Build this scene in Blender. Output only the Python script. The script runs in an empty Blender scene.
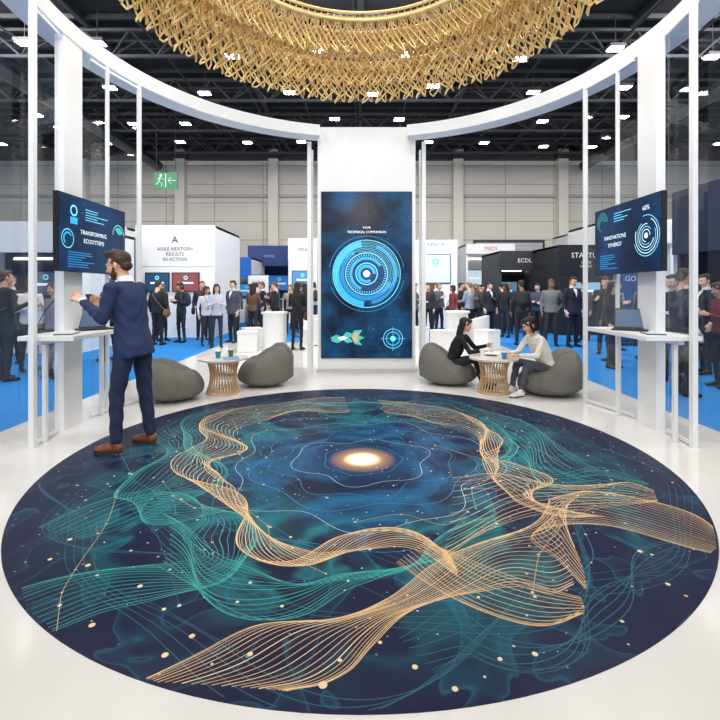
import bpy, math, random
import numpy as np
from mathutils import Matrix, Vector
random.seed(7); np.random.seed(7)
scene=bpy.context.scene
scene.view_settings.view_transform='Standard'
PI=math.pi

# ---------------------------------------------------------------- materials
def lin(c):
    o=[]
    for v in c[:3]:
        v=v/255.0
        o.append(v/12.92 if v<=0.04045 else ((v+0.055)/1.055)**2.4)
    return (o[0],o[1],o[2],1.0)
_m={}
def pm(name,c,rough=0.5,metal=0.0,var=0.06,scale=6.0,bump=0.0,emis=0.0,coat=0.0):
    if name in _m: return _m[name]
    m=bpy.data.materials.new(name); m.use_nodes=True
    nt=m.node_tree; b=nt.nodes['Principled BSDF']
    col=lin(c)
    b.inputs['Roughness'].default_value=rough
    b.inputs['Metallic'].default_value=metal
    b.inputs['Coat Weight'].default_value=coat
    tc=nt.nodes.new('ShaderNodeTexCoord')
    nz=nt.nodes.new('ShaderNodeTexNoise'); nz.inputs['Scale'].default_value=scale; nz.inputs['Detail'].default_value=3
    nt.links.new(tc.outputs['Object'],nz.inputs['Vector'])
    mx=nt.nodes.new('ShaderNodeMix'); mx.data_type='RGBA'
    mx.inputs[6].default_value=tuple(x*(1-var) for x in col[:3])+(1,)
    mx.inputs[7].default_value=tuple(min(1,x*(1+var)) for x in col[:3])+(1,)
    nt.links.new(nz.outputs['Fac'],mx.inputs[0])
    nt.links.new(mx.outputs[2],b.inputs['Base Color'])
    if bump>0:
        bp=nt.nodes.new('ShaderNodeBump'); bp.inputs['Strength'].default_value=bump; bp.inputs['Distance'].default_value=0.02
        nt.links.new(nz.outputs['Fac'],bp.inputs['Height']); nt.links.new(bp.outputs['Normal'],b.inputs['Normal'])
    if emis>0:
        b.inputs['Emission Color'].default_value=col; b.inputs['Emission Strength'].default_value=emis
        if emis<2: m.cycles.emission_sampling='NONE'
    _m[name]=m; return m
def cloth(c):
    return pm('cloth_%d_%d_%d'%tuple(c),c,0.85,bump=0.5,scale=9,var=0.12)
def glow(name,c,s):
    return pm(name,c,0.4,emis=s,var=0.0)
def glassmat(name,tint=(0.95,0.97,0.98)):
    m=bpy.data.materials.new(name); m.use_nodes=True; nt=m.node_tree; nt.nodes.clear()
    o=nt.nodes.new('ShaderNodeOutputMaterial'); t=nt.nodes.new('ShaderNodeBsdfTransparent'); g=nt.nodes.new('ShaderNodeBsdfGlossy')
    lw=nt.nodes.new('ShaderNodeLayerWeight'); lw.inputs['Blend'].default_value=.5
    p=nt.nodes.new('ShaderNodeMath'); p.operation='POWER'; p.inputs[1].default_value=4.0
    ma=nt.nodes.new('ShaderNodeMath'); ma.operation='MULTIPLY_ADD'; ma.inputs[1].default_value=.55; ma.inputs[2].default_value=.06; ma.use_clamp=True
    g.inputs['Roughness'].default_value=0.02; t.inputs['Color'].default_value=tint+(1,)
    mx=nt.nodes.new('ShaderNodeMixShader')
    nt.links.new(lw.outputs['Facing'],p.inputs[0]); nt.links.new(p.outputs[0],ma.inputs[0]); nt.links.new(ma.outputs[0],mx.inputs[0]); nt.links.new(t.outputs[0],mx.inputs[1]); nt.links.new(g.outputs[0],mx.inputs[2]); nt.links.new(mx.outputs[0],o.inputs[0])
    return m

WHITE=pm('white_laminate',(238,238,238),0.35,var=0.02)
WHITEM=pm('white_painted_metal',(236,237,237),0.3,var=0.02)
BLACK=pm('black_plastic',(14,14,16),0.35)
DGREY=pm('dark_grey',(48,50,54),0.5)
GLASS=glassmat('clear_glass')

# ---------------------------------------------------------------- mesh helpers
def frame_m(o,right,up):
    r=Vector(right).normalized(); u=Vector(up).normalized(); n=r.cross(u)
    M=Matrix.Identity(4)
    for i in range(3):
        M[i][0]=r[i]; M[i][1]=u[i]; M[i][2]=n[i]; M[i][3]=o[i]
    return M
def perp(d):
    a=np.array([0,0,1.0]) if abs(d[2])<0.9 else np.array([1.0,0,0])
    x=np.cross(a,d); x/=np.linalg.norm(x); y=np.cross(d,x); return x,y
def loft_arr(rings,cap=True):
    n=len(rings[0]); V=np.vstack(rings); F=[]
    for k in range(len(rings)-1):
        for i in range(n):
            j=(i+1)%n; F.append((k*n+i,k*n+j,(k+1)*n+j,(k+1)*n+i))
    if cap:
        F.append(tuple(range(n-1,-1,-1))); F.append(tuple((len(rings)-1)*n+i for i in range(n)))
    return V,F
def capsule(p1,p2,r1,r2,n=12,h=3):
    p1=np.array(p1,float); p2=np.array(p2,float); d=p2-p1; L=np.linalg.norm(d); d=d/L if L>1e-6 else np.array([0,0,1.0])
    x,y=perp(d); a=np.arange(n)*2*PI/n; ci=np.outer(np.cos(a),x)+np.outer(np.sin(a),y)
    R=[]
    for k in range(h+1):
        t=-PI/2+(k+0.35)/(h+0.35)*PI/2
        R.append(p1+d*r1*math.sin(t)+ci*r1*math.cos(t))
    for k in range(h+1):
        t=(k)/(h+0.35)*PI/2
        R.append(p2+d*r2*math.sin(t)+ci*r2*math.cos(t))
    return loft_arr(R)
def ellipsoid(c,r,n=16,h=10,R=None):
    rings=[]; a=np.arange(n)*2*PI/n
    for k in range(h+1):
        t=-PI/2+(k+0.3)/(h+0.6)*PI
        rings.append(np.stack([np.cos(a)*math.cos(t)*r[0],np.sin(a)*math.cos(t)*r[1],np.full(n,math.sin(t)*r[2])],1))
    V,F=loft_arr(rings)
    if R is not None: V=V@np.array(R.to_3x3()).T
    return V+np.array(c,float),F
def join(parts):
    V=[];F=[];o=0
    for v,f in parts:
        V.append(v); F+= [tuple(i+o for i in q) for q in f]; o+=len(v)
    return np.vstack(V),F
def remesh(parts,vox,it=4,fac=0.5):
    V,F=join(parts)
    me=bpy.data.meshes.new('t'); me.from_pydata(V.tolist(),[],F); me.update()
    ob=bpy.data.objects.new('t',me); scene.collection.objects.link(ob)
    r=ob.modifiers.new('r','REMESH'); r.mode='VOXEL'; r.voxel_size=vox; r.use_smooth_shade=True
    if it:
        s=ob.modifiers.new('s','SMOOTH'); s.factor=fac; s.iterations=it
    dg=bpy.context.evaluated_depsgraph_get(); dg.update()
    ev=ob.evaluated_get(dg); m=ev.to_mesh()
    n=len(m.vertices); co=np.empty(n*3,np.float32); m.vertices.foreach_get('co',co)
    FF=[tuple(p.vertices) for p in m.polygons]
    ev.to_mesh_clear(); bpy.data.objects.remove(ob); bpy.data.meshes.remove(me)
    return co.reshape(-1,3).astype(float),FF
_txt={}
def textarr(s,size=1.0,align='CENTER'):
    k=(s,align)
    if k not in _txt:
        cu=bpy.data.curves.new('t','FONT'); cu.body=s; cu.size=1; cu.align_x=align; cu.align_y='CENTER'; cu.resolution_u=2
        ob=bpy.data.objects.new('t',cu); scene.collection.objects.link(ob)
        dg=bpy.context.evaluated_depsgraph_get(); dg.update(); ev=ob.evaluated_get(dg); m=ev.to_mesh()
        n=len(m.vertices); co=np.empty(n*3,np.float32); m.vertices.foreach_get('co',co)
        FF=[tuple(p.vertices) for p in m.polygons]; ev.to_mesh_clear(); bpy.data.objects.remove(ob)
        _txt[k]=(co.reshape(-1,3).astype(float),FF)
    V,F=_txt[k]; return V*size,F

class MB:
    def __init__(s): s.V=[];s.F=[];s.M=[];s.S=[];s.mats=[];s.n=0
    def add(s,VF,mat,smooth=False,M=None):
        V,F=VF; V=np.asarray(V,float)
        if M is not None:
            A=np.array(M); V=V@A[:3,:3].T+A[:3,3]
        if mat not in s.mats: s.mats.append(mat)
        k=s.mats.index(mat); o=s.n
        s.V.append(V); s.n+=len(V)
        for q in F: s.F.append(tuple(i+o for i in q))
        s.M+= [k]*len(F); s.S+= [smooth]*len(F)
    def box(s,c,d,mat,M=None,rz=0.0):
        x,y,z=d[0]/2,d[1]/2,d[2]/2
        V=np.array([(-x,-y,-z),(x,-y,-z),(x,y,-z),(-x,y,-z),(-x,-y,z),(x,-y,z),(x,y,z),(-x,y,z)])
        if rz:
            R=np.array(Matrix.Rotation(rz,3,'Z')); V=V@R.T
        V=V+np.array(c,float)
        s.add((V,[(3,2,1,0),(4,5,6,7),(0,1,5,4),(1,2,6,5),(2,3,7,6),(3,0,4,7)]),mat,False,M)
    def bar(s,p1,p2,w,h,mat):
        p1=np.array(p1,float);p2=np.array(p2,float);d=p2-p1;d/=np.linalg.norm(d);x,y=perp(d)
        o=[(-w,-h),(w,-h),(w,h),(-w,h)]
        s.add(loft_arr([np.array([p+x*a/2+y*b/2 for a,b in o]) for p in (p1,p2)]),mat)
    def cyl(s,p1,p2,r1,r2,mat,n=24,smooth=True,M=None):
        p1=np.array(p1,float);p2=np.array(p2,float);d=p2-p1;d/=np.linalg.norm(d);x,y=perp(d)
        a=np.arange(n)*2*PI/n; ci=np.outer(np.cos(a),x)+np.outer(np.sin(a),y)
        V,F=loft_arr([p1+ci*r1,p2+ci*r2],False); s.add((V,F),mat,smooth,M)
        s.add((V,[tuple(range(n-1,-1,-1)),tuple(range(n,2*n))]),mat,False,M)
    def tube(s,P,r,mat,n=5,closed=False):
        P=np.asarray(P,float); m=len(P)
        T=np.roll(P,-1,0)-np.roll(P,1,0)
        if not closed: T[0]=P[1]-P[0]; T[-1]=P[-1]-P[-2]
        T/=np.linalg.norm(T,axis=1)[:,None]+1e-9
        up=np.array([0.13,0.21,0.97]); X=np.cross(up,T); X/=np.linalg.norm(X,axis=1)[:,None]+1e-9; Y=np.cross(T,X)
        a=np.arange(n)*2*PI/n
        V=(P[:,None,:]+r*(X[:,None,:]*np.cos(a)[None,:,None]+Y[:,None,:]*np.sin(a)[None,:,None])).reshape(-1,3)
        F=[]
        for k in range(m if closed else m-1):
            k2=(k+1)%m
            for i in range(n):
                j=(i+1)%n; F.append((k*n+i,k*n+j,k2*n+j,k2*n+i))
        s.add((V,F),mat,True)
    def annulus(s,cx,cy,r0,r1,mat,M,a0=0,a1=2*PI,n=48,z=0.003):
        t=np.linspace(a0,a1,n+1); V=np.vstack([np.stack([cx+r*np.cos(t),cy+r*np.sin(t),np.full(n+1,z)],1) for r in (r0,r1)])
        F=[(i,i+1,n+2+i,n+1+i) for i in range(n)]; s.add((V,F),mat,False,M)
    def quad(s,x0,y0,x1,y1,mat,M,z=0.003):
        s.add((np.array([(x0,y0,z),(x1,y0,z),(x1,y1,z),(x0,y1,z)]),[(0,1,2,3)]),mat,False,M)
    def pane(s,p,q,z0,z1,mat=None):
        s.add((np.array([(p[0],p[1],z0),(q[0],q[1],z0),(q[0],q[1],z1),(p[0],p[1],z1)]),[(0,1,2,3)]),mat or GLASS)
    def text(s,t,size,mat,M,x=0,y=0,z=0.004,align='CENTER'):
        V,F=textarr(t,size,align); s.add((V+np.array([x,y,z]),F),mat,False,M)
    def build(s,name,loc=(0,0,0),rz=0.0,scale=1.0,bevel=0.0):
        me=bpy.data.meshes.new(name); me.from_pydata(np.vstack(s.V).tolist(),[],s.F)
        for m in s.mats: me.materials.append(m)
        me.polygons.foreach_set('material_index',s.M); me.polygons.foreach_set('use_smooth',s.S); me.update()
        ob=bpy.data.objects.new(name,me); scene.collection.objects.link(ob)
        ob.location=loc; ob.rotation_euler=(0,0,rz); ob.scale=(scale,)*3
        if bevel:
            b=ob.modifiers.new('bevel','BEVEL'); b.width=bevel; b.segments=2; b.limit_method='ANGLE'
        return ob
def catmull(P,k=14):
    P=[np.array(p,float) for p in P]; P=[2*P[0]-P[1]]+P+[2*P[-1]-P[-2]]; out=[]
    for i in range(1,len(P)-2):
        for j in range(k):
            t=j/k; a,b,c,d=P[i-1:i+3]
            out.append(0.5*((2*b)+(-a+c)*t+(2*a-5*b+4*c-d)*t*t+(-a+3*b-3*c+d)*t**3))
    out.append(P[-2]); return np.array(out)

# ================================================================= PEOPLE
_head={}
def head_parts(style,beard,fine):
    k=(style,beard,fine)
    if k in _head: return _head[k]
    vx=0.0055 if fine else 0.010
    e=ellipsoid; c=capsule
    sk=[e((0,.012,.028),(.075,.094,.088)),e((0,-.018,-.045),(.057,.066,.066)),e((0,-.060,-.094),(.026,.022,.022)),
        e((.036,-.052,-.03),(.03,.03,.035)),e((-.036,-.052,-.03),(.03,.03,.035)),
        c((0,-.086,.004),(0,-.106,-.030),.009,.013),c((-.04,-.074,.022),(.04,-.074,.022),.013,.013),
        e((.014,-.096,-.034),(.009,.010,.008)),e((-.014,-.096,-.034),(.009,.010,.008)),
        e((.078,.012,-.008),(.009,.018,.031)),e((-.078,.012,-.008),(.009,.018,.031)),
        c((0,.015,-.05),(0,.035,-.19),.050,.056)]
    out=[(remesh(sk,vx,3),'skin')]
    out.append((join([c((-.017,-.084,-.060),(.017,-.084,-.060),.0075,.0075,8),c((-.013,-.083,-.067),(.013,-.083,-.067),.007,.007,8)]),'lip'))
    out.append((join([e((.030,-.076,.000),(.0135,.0125,.009)),e((-.030,-.076,.000),(.0135,.0125,.009))]),'eye'))
    out.append((join([e((.030,-.0855,.000),(.006,.004,.006)),e((-.030,-.0855,.000),(.006,.004,.006))]),'iris'))
    br=[c((.016,-.089,.020),(.046,-.080,.023),.0042,.003,6),c((-.016,-.089,.020),(-.046,-.080,.023),.0042,.003,6)]
    out.append((join(br),'hair'))
    h=[e((0,.034,.046),(.083,.090,.085)),e((0,-.030,.092),(.062,.056,.034)),c((.076,-.012,.03),(.077,.0,-.004),.010,.006),c((-.076,-.012,.03),(-.077,.0,-.004),.010,.006),e((0,.070,-.015),(.066,.048,.052))]
    if style=='quiff': h+=[c((-.035,-.062,.112),(.035,-.06,.116),.026,.026),e((0,-.01,.115),(.066,.07,.032))]
    if style=='long': h+=[e((0,.055,-.05),(.084,.055,.12)),c((.078,.0,.03),(.082,.02,-.16),.022,.026),c((-.078,.0,.03),(-.082,.02,-.16),.022,.026),c((0,.07,-.05),(0,.085,-.24),.06,.045),c((.05,.06,-.1),(.055,.07,-.23),.035,.03),c((-.05,.06,-.1),(-.055,.07,-.23),.035,.03),c((.02,-.075,.09),(.072,-.05,.02),.018,.014),c((-.02,-.075,.09),(-.072,-.05,.02),.018,.014)]
    if style=='bun': h+=[e((0,.120,.06),(.04,.036,.038)),c((.02,-.07,.09),(.074,-.03,.03),.016,.012),c((-.02,-.07,.09),(-.074,-.03,.03),.016,.012)]
    if style=='bob': h+=[e((0,.045,-.035),(.090,.065,.085)),c((.08,-.02,.05),(.084,-.015,-.09),.02,.022),c((-.08,-.02,.05),(-.084,-.015,-.09),.02,.022),c((.0,-.078,.095),(.07,-.06,.03),.02,.014),c((.0,-.078,.095),(-.07,-.06,.03),.02,.014)]
    hv=remesh(h,vx*1.15,2)
    V=hv[0]; w=1+0.018*np.sin(V[:,0]*170+3*np.sin(V[:,2]*60))*np.cos(V[:,1]*90); V=V*w[:,None]
    out.append(((V,hv[1]),'hair'))
    if beard:
        out.append((remesh([e((0,-.024,-.080),(.059,.062,.046)),c((.064,-.012,-.02),(.052,-.04,-.075),.010,.016),c((-.064,-.012,-.02),(-.052,-.04,-.075),.010,.016),
                            c((-.022,-.086,-.047),(.022,-.086,-.047),.007,.007),e((0,-.064,-.100),(.030,.024,.024))],vx,2),'hair'))
    _head[k]=out; return out
_hand={}
def hand_arr(kind,fine):
    k=(kind,fine)
    if k in _hand: return _hand[k]
    curls={'rel':(.22,.3,.36,.42),'grip':(.95,1.0,1.05,1.1),'point':(.05,.75,.95,1.05),'open':(.08,.12,.16,.22)}[kind]
    ys=(-.033,-.011,.011,.031); Ls=(.070,.078,.073,.057); P=[]
    for y,L,cu,kz in zip(ys,Ls,curls,(-.092,-.096,-.093,-.086)):
        P.append(capsule((0,y*.55,-.008),(0,y,kz),.017,.0125,10))
        p=np.array([0,y,kz]); a=cu*.6; r=.0098
        for i,fr in enumerate((.45,.31,.26)):
            q=p+np.array([-math.sin(a),0.04*y/.03,-math.cos(a)])*L*fr
            P.append(capsule(p,q,r,r-.0009,10)); p=q; a+=cu; r-=.0009
    P.append(capsule((0,0,.03),(0,0,-.015),.024,.024,12))
    tb={'rel':((-.006,-.022,-.022),(-.020,-.050,-.058),(-.026,-.056,-.088)),'open':((-.004,-.022,-.022),(-.012,-.060,-.052),(-.016,-.078,-.080))}.get(kind,((-.010,-.022,-.022),(-.032,-.042,-.060),(-.042,-.028,-.085)))
    P.append(capsule(tb[0],tb[1],.016,.012,10)); P.append(capsule(tb[1],tb[2],.0118,.0095,10))
    _hand[k]=remesh(P,0.004 if fine else 0.0075,2 if fine else 1,.4); return _hand[k]

POSE={
 'stand':dict(pelvis=(0,0,.95),neck=(0,.005,1.47),shL=(.185,.0,1.415),shR=(-.185,.0,1.415),elL=(.245,.03,1.14),elR=(-.245,.03,1.14),wrL=(.245,-.05,.90),wrR=(-.245,-.05,.90),
   hpL=(.09,0,.91),hpR=(-.09,0,.91),knL=(.105,-.015,.49),knR=(-.105,-.015,.49),anL=(.115,.025,.085),anR=(-.115,.025,.085),head=(0,-.02,1.635)),
 'seat':dict(pelvis=(0,.12,.36),neck=(0,.0,.86),shL=(.175,-.02,.81),shR=(-.175,-.02,.81),elL=(.23,-.14,.58),elR=(-.23,-.14,.58),wrL=(.12,-.36,.62),wrR=(-.12,-.36,.62),
   hpL=(.09,.08,.34),hpR=(-.09,.08,.34),knL=(.12,-.30,.46),knR=(-.12,-.30,.46),anL=(.11,-.40,.085),anR=(-.11,-.40,.085),head=(0,-.05,1.02)),
}
def var(base,**k):
    d=dict(POSE[base]); d.update(k); return d
POSE['walk']=var('stand',knL=(.10,-.15,.50),anL=(.10,-.24,.085),knR=(-.10,.02,.49),anR=(-.10,.26,.12),wrL=(.26,.10,.93),elL=(.25,.10,1.15),wrR=(-.24,-.20,.95),elR=(-.25,-.02,1.14))
POSE['phone']=var('stand',elL=(.225,-.03,1.14),elR=(-.225,-.03,1.14),wrL=(.10,-.27,1.22),wrR=(-.08,-.27,1.20),head=(0,-.045,1.63))
POSE['talk']=var('stand',elR=(-.25,-.04,1.14),wrR=(-.20,-.28,1.24),knL=(.12,-.05,.49),anL=(.14,-.03,.085))
POSE['hip']=var('stand',elL=(.33,.05,1.17),wrL=(.19,-.03,.98),knR=(-.13,-.05,.49),anR=(-.17,-.03,.085))
POSE['fold']=var('stand',elL=(.23,-.06,1.14),elR=(-.23,-.06,1.14),wrL=(-.06,-.20,1.17),wrR=(.06,-.22,1.13))

def rotm(p,y,r=0): return (Matrix.Rotation(y,3,'Z')@Matrix.Rotation(r,3,'Y')@Matrix.Rotation(p,3,'X'))
def person(name,x,y,yaw,h=1.72,pose='stand',top=(40,45,60),bottom=(30,32,40),hair=(35,25,20),skin=(205,160,130),shoe=(25,22,20),style='short',
           fem=False,jacket=False,fine=False,J=None,hp=0.0,hy=0.0,hands=('rel','rel'),palm=None,beard=False,shirt=None,backpack=None,bag=None,lanyard=None,z=0.0,extra=None,toe=.15):
    P=dict(POSE[pose]); 
    if J: P.update(J)
    A={k:np.array(v,float) for k,v in P.items()}
    B=MB(); vx=0.013 if fine else 0.024
    g=0.90 if fem else 1.0
    mt=cloth(top); mb=cloth(bottom); ms=pm('skin_%d_%d_%d'%tuple(skin),skin,0.5,var=0.05,scale=20)
    mh=pm('hair_%d_%d_%d'%tuple(hair),hair,0.6,var=0.3,scale=60,bump=0.4); mo=pm('leather_%d_%d_%d'%tuple(shoe),shoe,0.35,var=.15,scale=15)
    mats={'skin':ms,'hair':mh,'lip':pm('lip_%d'%skin[0],(int(skin[0]*.82),int(skin[1]*.6),int(skin[2]*.6)),.45),'eye':pm('eye_white',(225,222,218),.2),'iris':pm('eye_iris',(40,28,20),.15)}
    pel,neck=A['pelvis'],A['neck']; u=neck-pel; L=np.linalg.norm(u); un=u/L
    sh=A['shL']-A['shR']; l=sh-un*np.dot(sh,un); l/=np.linalg.norm(l); b=np.cross(un,l)
    seat = pel[2]<.6
    prof=[(-.28,.178,.130),(-.1,.182,.132),(.08,.165,.120),(.26,.152 if fem else .160,.112),(.48,.166,.122 if not fem else .130),(.68,.182,.124),(.82,.180,.108),(.92,.140,.088),(1.0,.082,.068),(1.04,.062,.058)]
    if not jacket: prof[0]=(-.14,.172,.126)
    if seat: prof[0]=(-.22,.165,.13)
    a=np.arange(24)*2*PI/24; rings=[]
    for t,rx,ry in prof:
        c=pel+u*t; k=g*(1.03 if jacket else 1.0)
        ex=0.85
        ca=np.sign(np.cos(a))*np.abs(np.cos(a))**ex; sa=np.sign(np.sin(a))*np.abs(np.sin(a))**ex
        rings.append(c+np.outer(ca,l)*rx*k+np.outer(sa,b)*ry*k)
    T=[loft_arr(rings)]
    aw=(1.0 if not fem else .84)*(1.08 if jacket else 1.0)
    for s in 'LR':
        S,E,W=A['sh'+s],A['el'+s],A['wr'+s]
        T.append(capsule(pel+u*.86+l*(.09 if s=='L' else -.09),S,.070*g,.060*aw))
        T.append(capsule(S,E,.059*aw,.048*aw)); 
        We=E+(W-E)*(.93 if shirt else .97)
        T.append(capsule(E,We,.047*aw,.035*aw))
        if shirt: B.add(capsule(E+(W-E)*.8,E+(W-E)*1.0,.031*aw,.031*aw,14),cloth(shirt),True)
        B.add(capsule(E+(W-E)*.6,W,.029*aw,.026*aw,12),ms,True)
    V,F=remesh(T,vx,4 if fine else 2)
    w=0.004*np.sin(V[:,2]*48+5*np.sin(V[:,0]*14)+3*np.sin(V[:,1]*17))*(1 if fine else .8)
    ctr=pel+u*.4; n=V-ctr; n/=np.linalg.norm(n,axis=1)[:,None]; V=V+n*w[:,None]
    B.add((V,F),mt,True)
    # trousers
    T=[ellipsoid(pel+np.array([0,0,-.035 if not seat else 0]),(.160*g,.118*g,.115))]
    for s in 'LR':
        H,K,N=A['hp'+s],A['kn'+s],A['an'+s]
        T.append(capsule(H,K,.090*g,.064*g)); T.append(capsule(K,N+(K-N)*.02+np.array([0,0,.01]),.063*g,.050*g if not fem else .040))
    V,F=remesh(T,vx,4 if fine else 2)
    w=0.005*np.sin(V[:,2]*40+4*np.sin(V[:,0]*25)); V=V+np.stack([w*.3,w,0*w],1)
    V[:,2]=np.maximum(V[:,2],.03)
    B.add((V,F),mb,True)
    for s,sg in (('L',1),('R',-1)):
        N=A['an'+s]; K=A['kn'+s]
        R=Matrix.Rotation(sg*toe,3,'Z'); lift=N[2]-.085
        def fp(x,y,z_): 
            v=R@Vector((x,y,z_)); return (N[0]+v.x,N[1]+v.y,max(z_,0)+lift)
        parts=[ellipsoid(fp(0,.012,.045),(.040,.052,.048)),ellipsoid(fp(0,-.06,.040),(.042,.075,.042),R=R.to_4x4()),ellipsoid(fp(0,-.125,.030),(.045,.070,.032),R=R.to_4x4()),capsule(fp(0,0,.05),fp(0,.0,.10),.042,.040)]
        V,F=remesh(parts,.010 if fine else .016,2)
        V[:,2]=np.maximum(V[:,2],lift+.002)
        B.add((V,F),mo,True)
        if fine:
            rr=[]
            for zz in (0.0,.014):
                q=[]
                for t in np.arange(20)*2*PI/20:
                    q.append(fp((.046 if math.sin(t)<0 else .040)*math.cos(t),-.07+.128*math.sin(t),0)); 
                q=np.array(q); q[:,2]=lift+zz; rr.append(q)
            B.add(loft_arr(rr),pm('shoe_sole',(70,45,30),.6))
    # head
    hc=A['head']; Rm=rotm(hp,hy).to_4x4(); Mh=Matrix.Translation(Vector(hc))@Rm@Matrix.Scale(.97 if fem else 1.0,4)
    for (vf,key) in head_parts(style,beard,fine): B.add(vf,mats[key],True,Mh)
    B.add(capsule(neck-un*.04,hc+np.array([0,.02,-.05]),.054*g,.050*g,14),ms,True)
    f=-b; q=lambda t,sx,out:pel+u*t+l*sx+f*out
    if shirt:
        rr=[]
        for t,r in ((.97,.080),(1.03,.071),(1.10,.064),(1.115,.058)):
            c=pel+u*t; rr.append(c+np.outer(np.cos(a),l)*r*g+np.outer(np.sin(a),b)*r*g*.95)
        B.add(loft_arr(rr),cloth(shirt),True)
        B.add((np.array([q(.55,0,.134*g),q(.97,.05,.082*g),q(.97,-.05,.082*g),q(.75,.03,.134*g),q(.75,-.03,.134*g)]),[(0,3,4),(3,1,2,4)]),cloth(shirt))
        for sg in (1,-1):
            B.add(join([capsule(q(.50,0.01*sg,.130*g),q(.80,.065*sg,.128*g),.010,.018,8),capsule(q(.80,.065*sg,.128*g),q(1.0,.070*sg,.060*g),.018,.012,8)]),mt,True)
    if lanyard:
        for sg in (1,-1): B.tube([q(1.0,.075*sg,.03),q(.9,.07*sg,.10),q(.75,.05*sg,.138),q(.45,.012*sg,.142)],.006,cloth(lanyard),5)
        c=q(.36,0,.146); B.add(join([capsule(c-l*.035,c+l*.035,.03,.03,6)]),cloth((225,226,228)))
    # hands
    for i,(s,sg) in enumerate((('L',1),('R',-1))):
        W,E=A['wr'+s],A['el'+s]; D=A.get('hd'+s, W-E); D=D/np.linalg.norm(D)
        N=np.array(palm[i],float) if palm and palm[i] is not None else np.array([-sg,0.0,-.15])
        N=N-D*np.dot(N,D); N/=np.linalg.norm(N)
        X=-N if sg==1 else N; Z=-D; Y=np.cross(Z,X)
        V,F=hand_arr(hands[i],fine); V=V.copy()
        if sg==-1: V[:,0]*=-1
        V=V*(.90 if fem else 1.0); V=V@np.stack([X,Y,Z],0)+W
        B.add((V,F),ms,True)
    if backpack:
        bc=pel+u*.58+b*.19
        B.add(remesh([ellipsoid(bc,(.15,.10,.22)),ellipsoid(bc+np.array([0,.05,-.07]),(.12,.07,.11))],.02,2),cloth(backpack),True)
        for sg in (1,-1):
            B.tube([pel+u*.35+l*.15*sg+b*.12,pel+u*.5+l*.15*sg-b*.10,pel+u*.75+l*.13*sg-b*.125,pel+u*.93+l*.10*sg-b*.06,pel+u*.93+l*.10*sg+b*.09],.016,cloth(backpack),6)
    if bag:
        c=q(-.12,-.25,.02); B.add(remesh([ellipsoid(c,(.055,.15,.12)),ellipsoid(c-np.array([0,0,.04]),(.06,.16,.09))],.02,2),cloth(bag),True)
        B.tube([c+np.array([0,-.1,.08]),q(.5,-.06,.145),q(.88,.09,.09),q(.97,.12,.0),q(.88,.09,-.11),q(.5,-.06,-.145),c+np.array([0,.1,.08])],.011,cloth(bag),6)
    if extra: extra(B,A)
    return B.build(name,(x,y,z),yaw,h/1.75)

# --- main man (faces -X, towards the left screen)
def man_extra(B,A):
    w=A['wrR']; M=frame_m((w[0]+.035,w[1]-.10,w[2]+.03),(1,0,0),(0,-.45,.9))
    B.box((0,0,0),(.075,.15,.009),BLACK,M); B.quad(-.033,-.068,.033,.068,glow('phone_screen',(170,200,235),.8),M,z=.0052)
person('man_in_navy_suit',-2.16,4.31,math.radians(-99),1.88,'stand',top=(34,48,86),bottom=(32,42,72),hair=(62,42,30),skin=(220,168,136),shoe=(124,74,48),
   style='quiff',beard=True,jacket=True,fine=True,shirt=(235,238,242),hp=.24,hy=.14,toe=.12,
   J=dict(pelvis=(0,.0,.95),neck=(0,-.075,1.46),shL=(.20,-.06,1.41),shR=(-.20,-.07,1.41),head=(0,-.15,1.615),
     elL=(.245,-.11,1.15),wrL=(.17,-.36,1.30),elR=(-.24,-.12,1.145),wrR=(-.08,-.35,1.26),hdL=(-.05,-.8,.42),
     hpL=(.095,-.01,.91),hpR=(-.095,.01,.91),knL=(.125,-.07,.49),anL=(.145,-.06,.085),knR=(-.115,.03,.49),anR=(-.135,.075,.085)),
   hands=('point','grip'),palm=((-.5,0,-.6),(.6,-.3,.4)),extra=man_extra)

# --- seated women
def w1_extra(B,A):
    w=A['wrL']; B.cyl((w[0]-.035,w[1]-.085,w[2]-.04),(w[0]-.035,w[1]-.085,w[2]+.06),.028,.035,pm('paper_cup',(235,235,232),.5))
person('seated_woman_in_black',1.56,7.16,math.radians(66),1.66,'seat',top=(24,24,28),bottom=(30,30,36),hair=(26,19,17),skin=(226,182,156),style='long',fem=True,fine=True,hp=.22,hy=-.1,
   J=dict(neck=(0,-.06,.84),shL=(.165,-.08,.79),shR=(-.165,-.08,.79),head=(0,-.12,1.0),elL=(.21,-.24,.60),wrL=(.14,-.44,.66),elR=(-.21,-.22,.58),wrR=(-.12,-.42,.60),
          hpL=(.09,.06,.36),hpR=(-.09,.06,.36)),hands=('grip','rel'),palm=((-1,0,0),(0,0,-1)),extra=w1_extra)
person('seated_woman_in_cream_sweater',2.62,6.56,math.radians(-76),1.74,'seat',top=(236,230,218),bottom=(78,80,90),hair=(24,18,17),skin=(224,178,150),shoe=(230,230,228),style='bob',fem=True,fine=True,hp=.32,
   J=dict(neck=(0,-.10,.85),shL=(.165,-.10,.80),shR=(-.165,-.10,.80),head=(0,-.19,.995),elL=(.23,-.22,.585),wrL=(.12,-.43,.585),elR=(-.22,-.22,.585),wrR=(-.12,-.43,.585),
          hpL=(.09,.06,.36),hpR=(-.09,.06,.36)),hands=('rel','grip'),palm=((0,0,-1),(.3,0,-1)))

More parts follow.
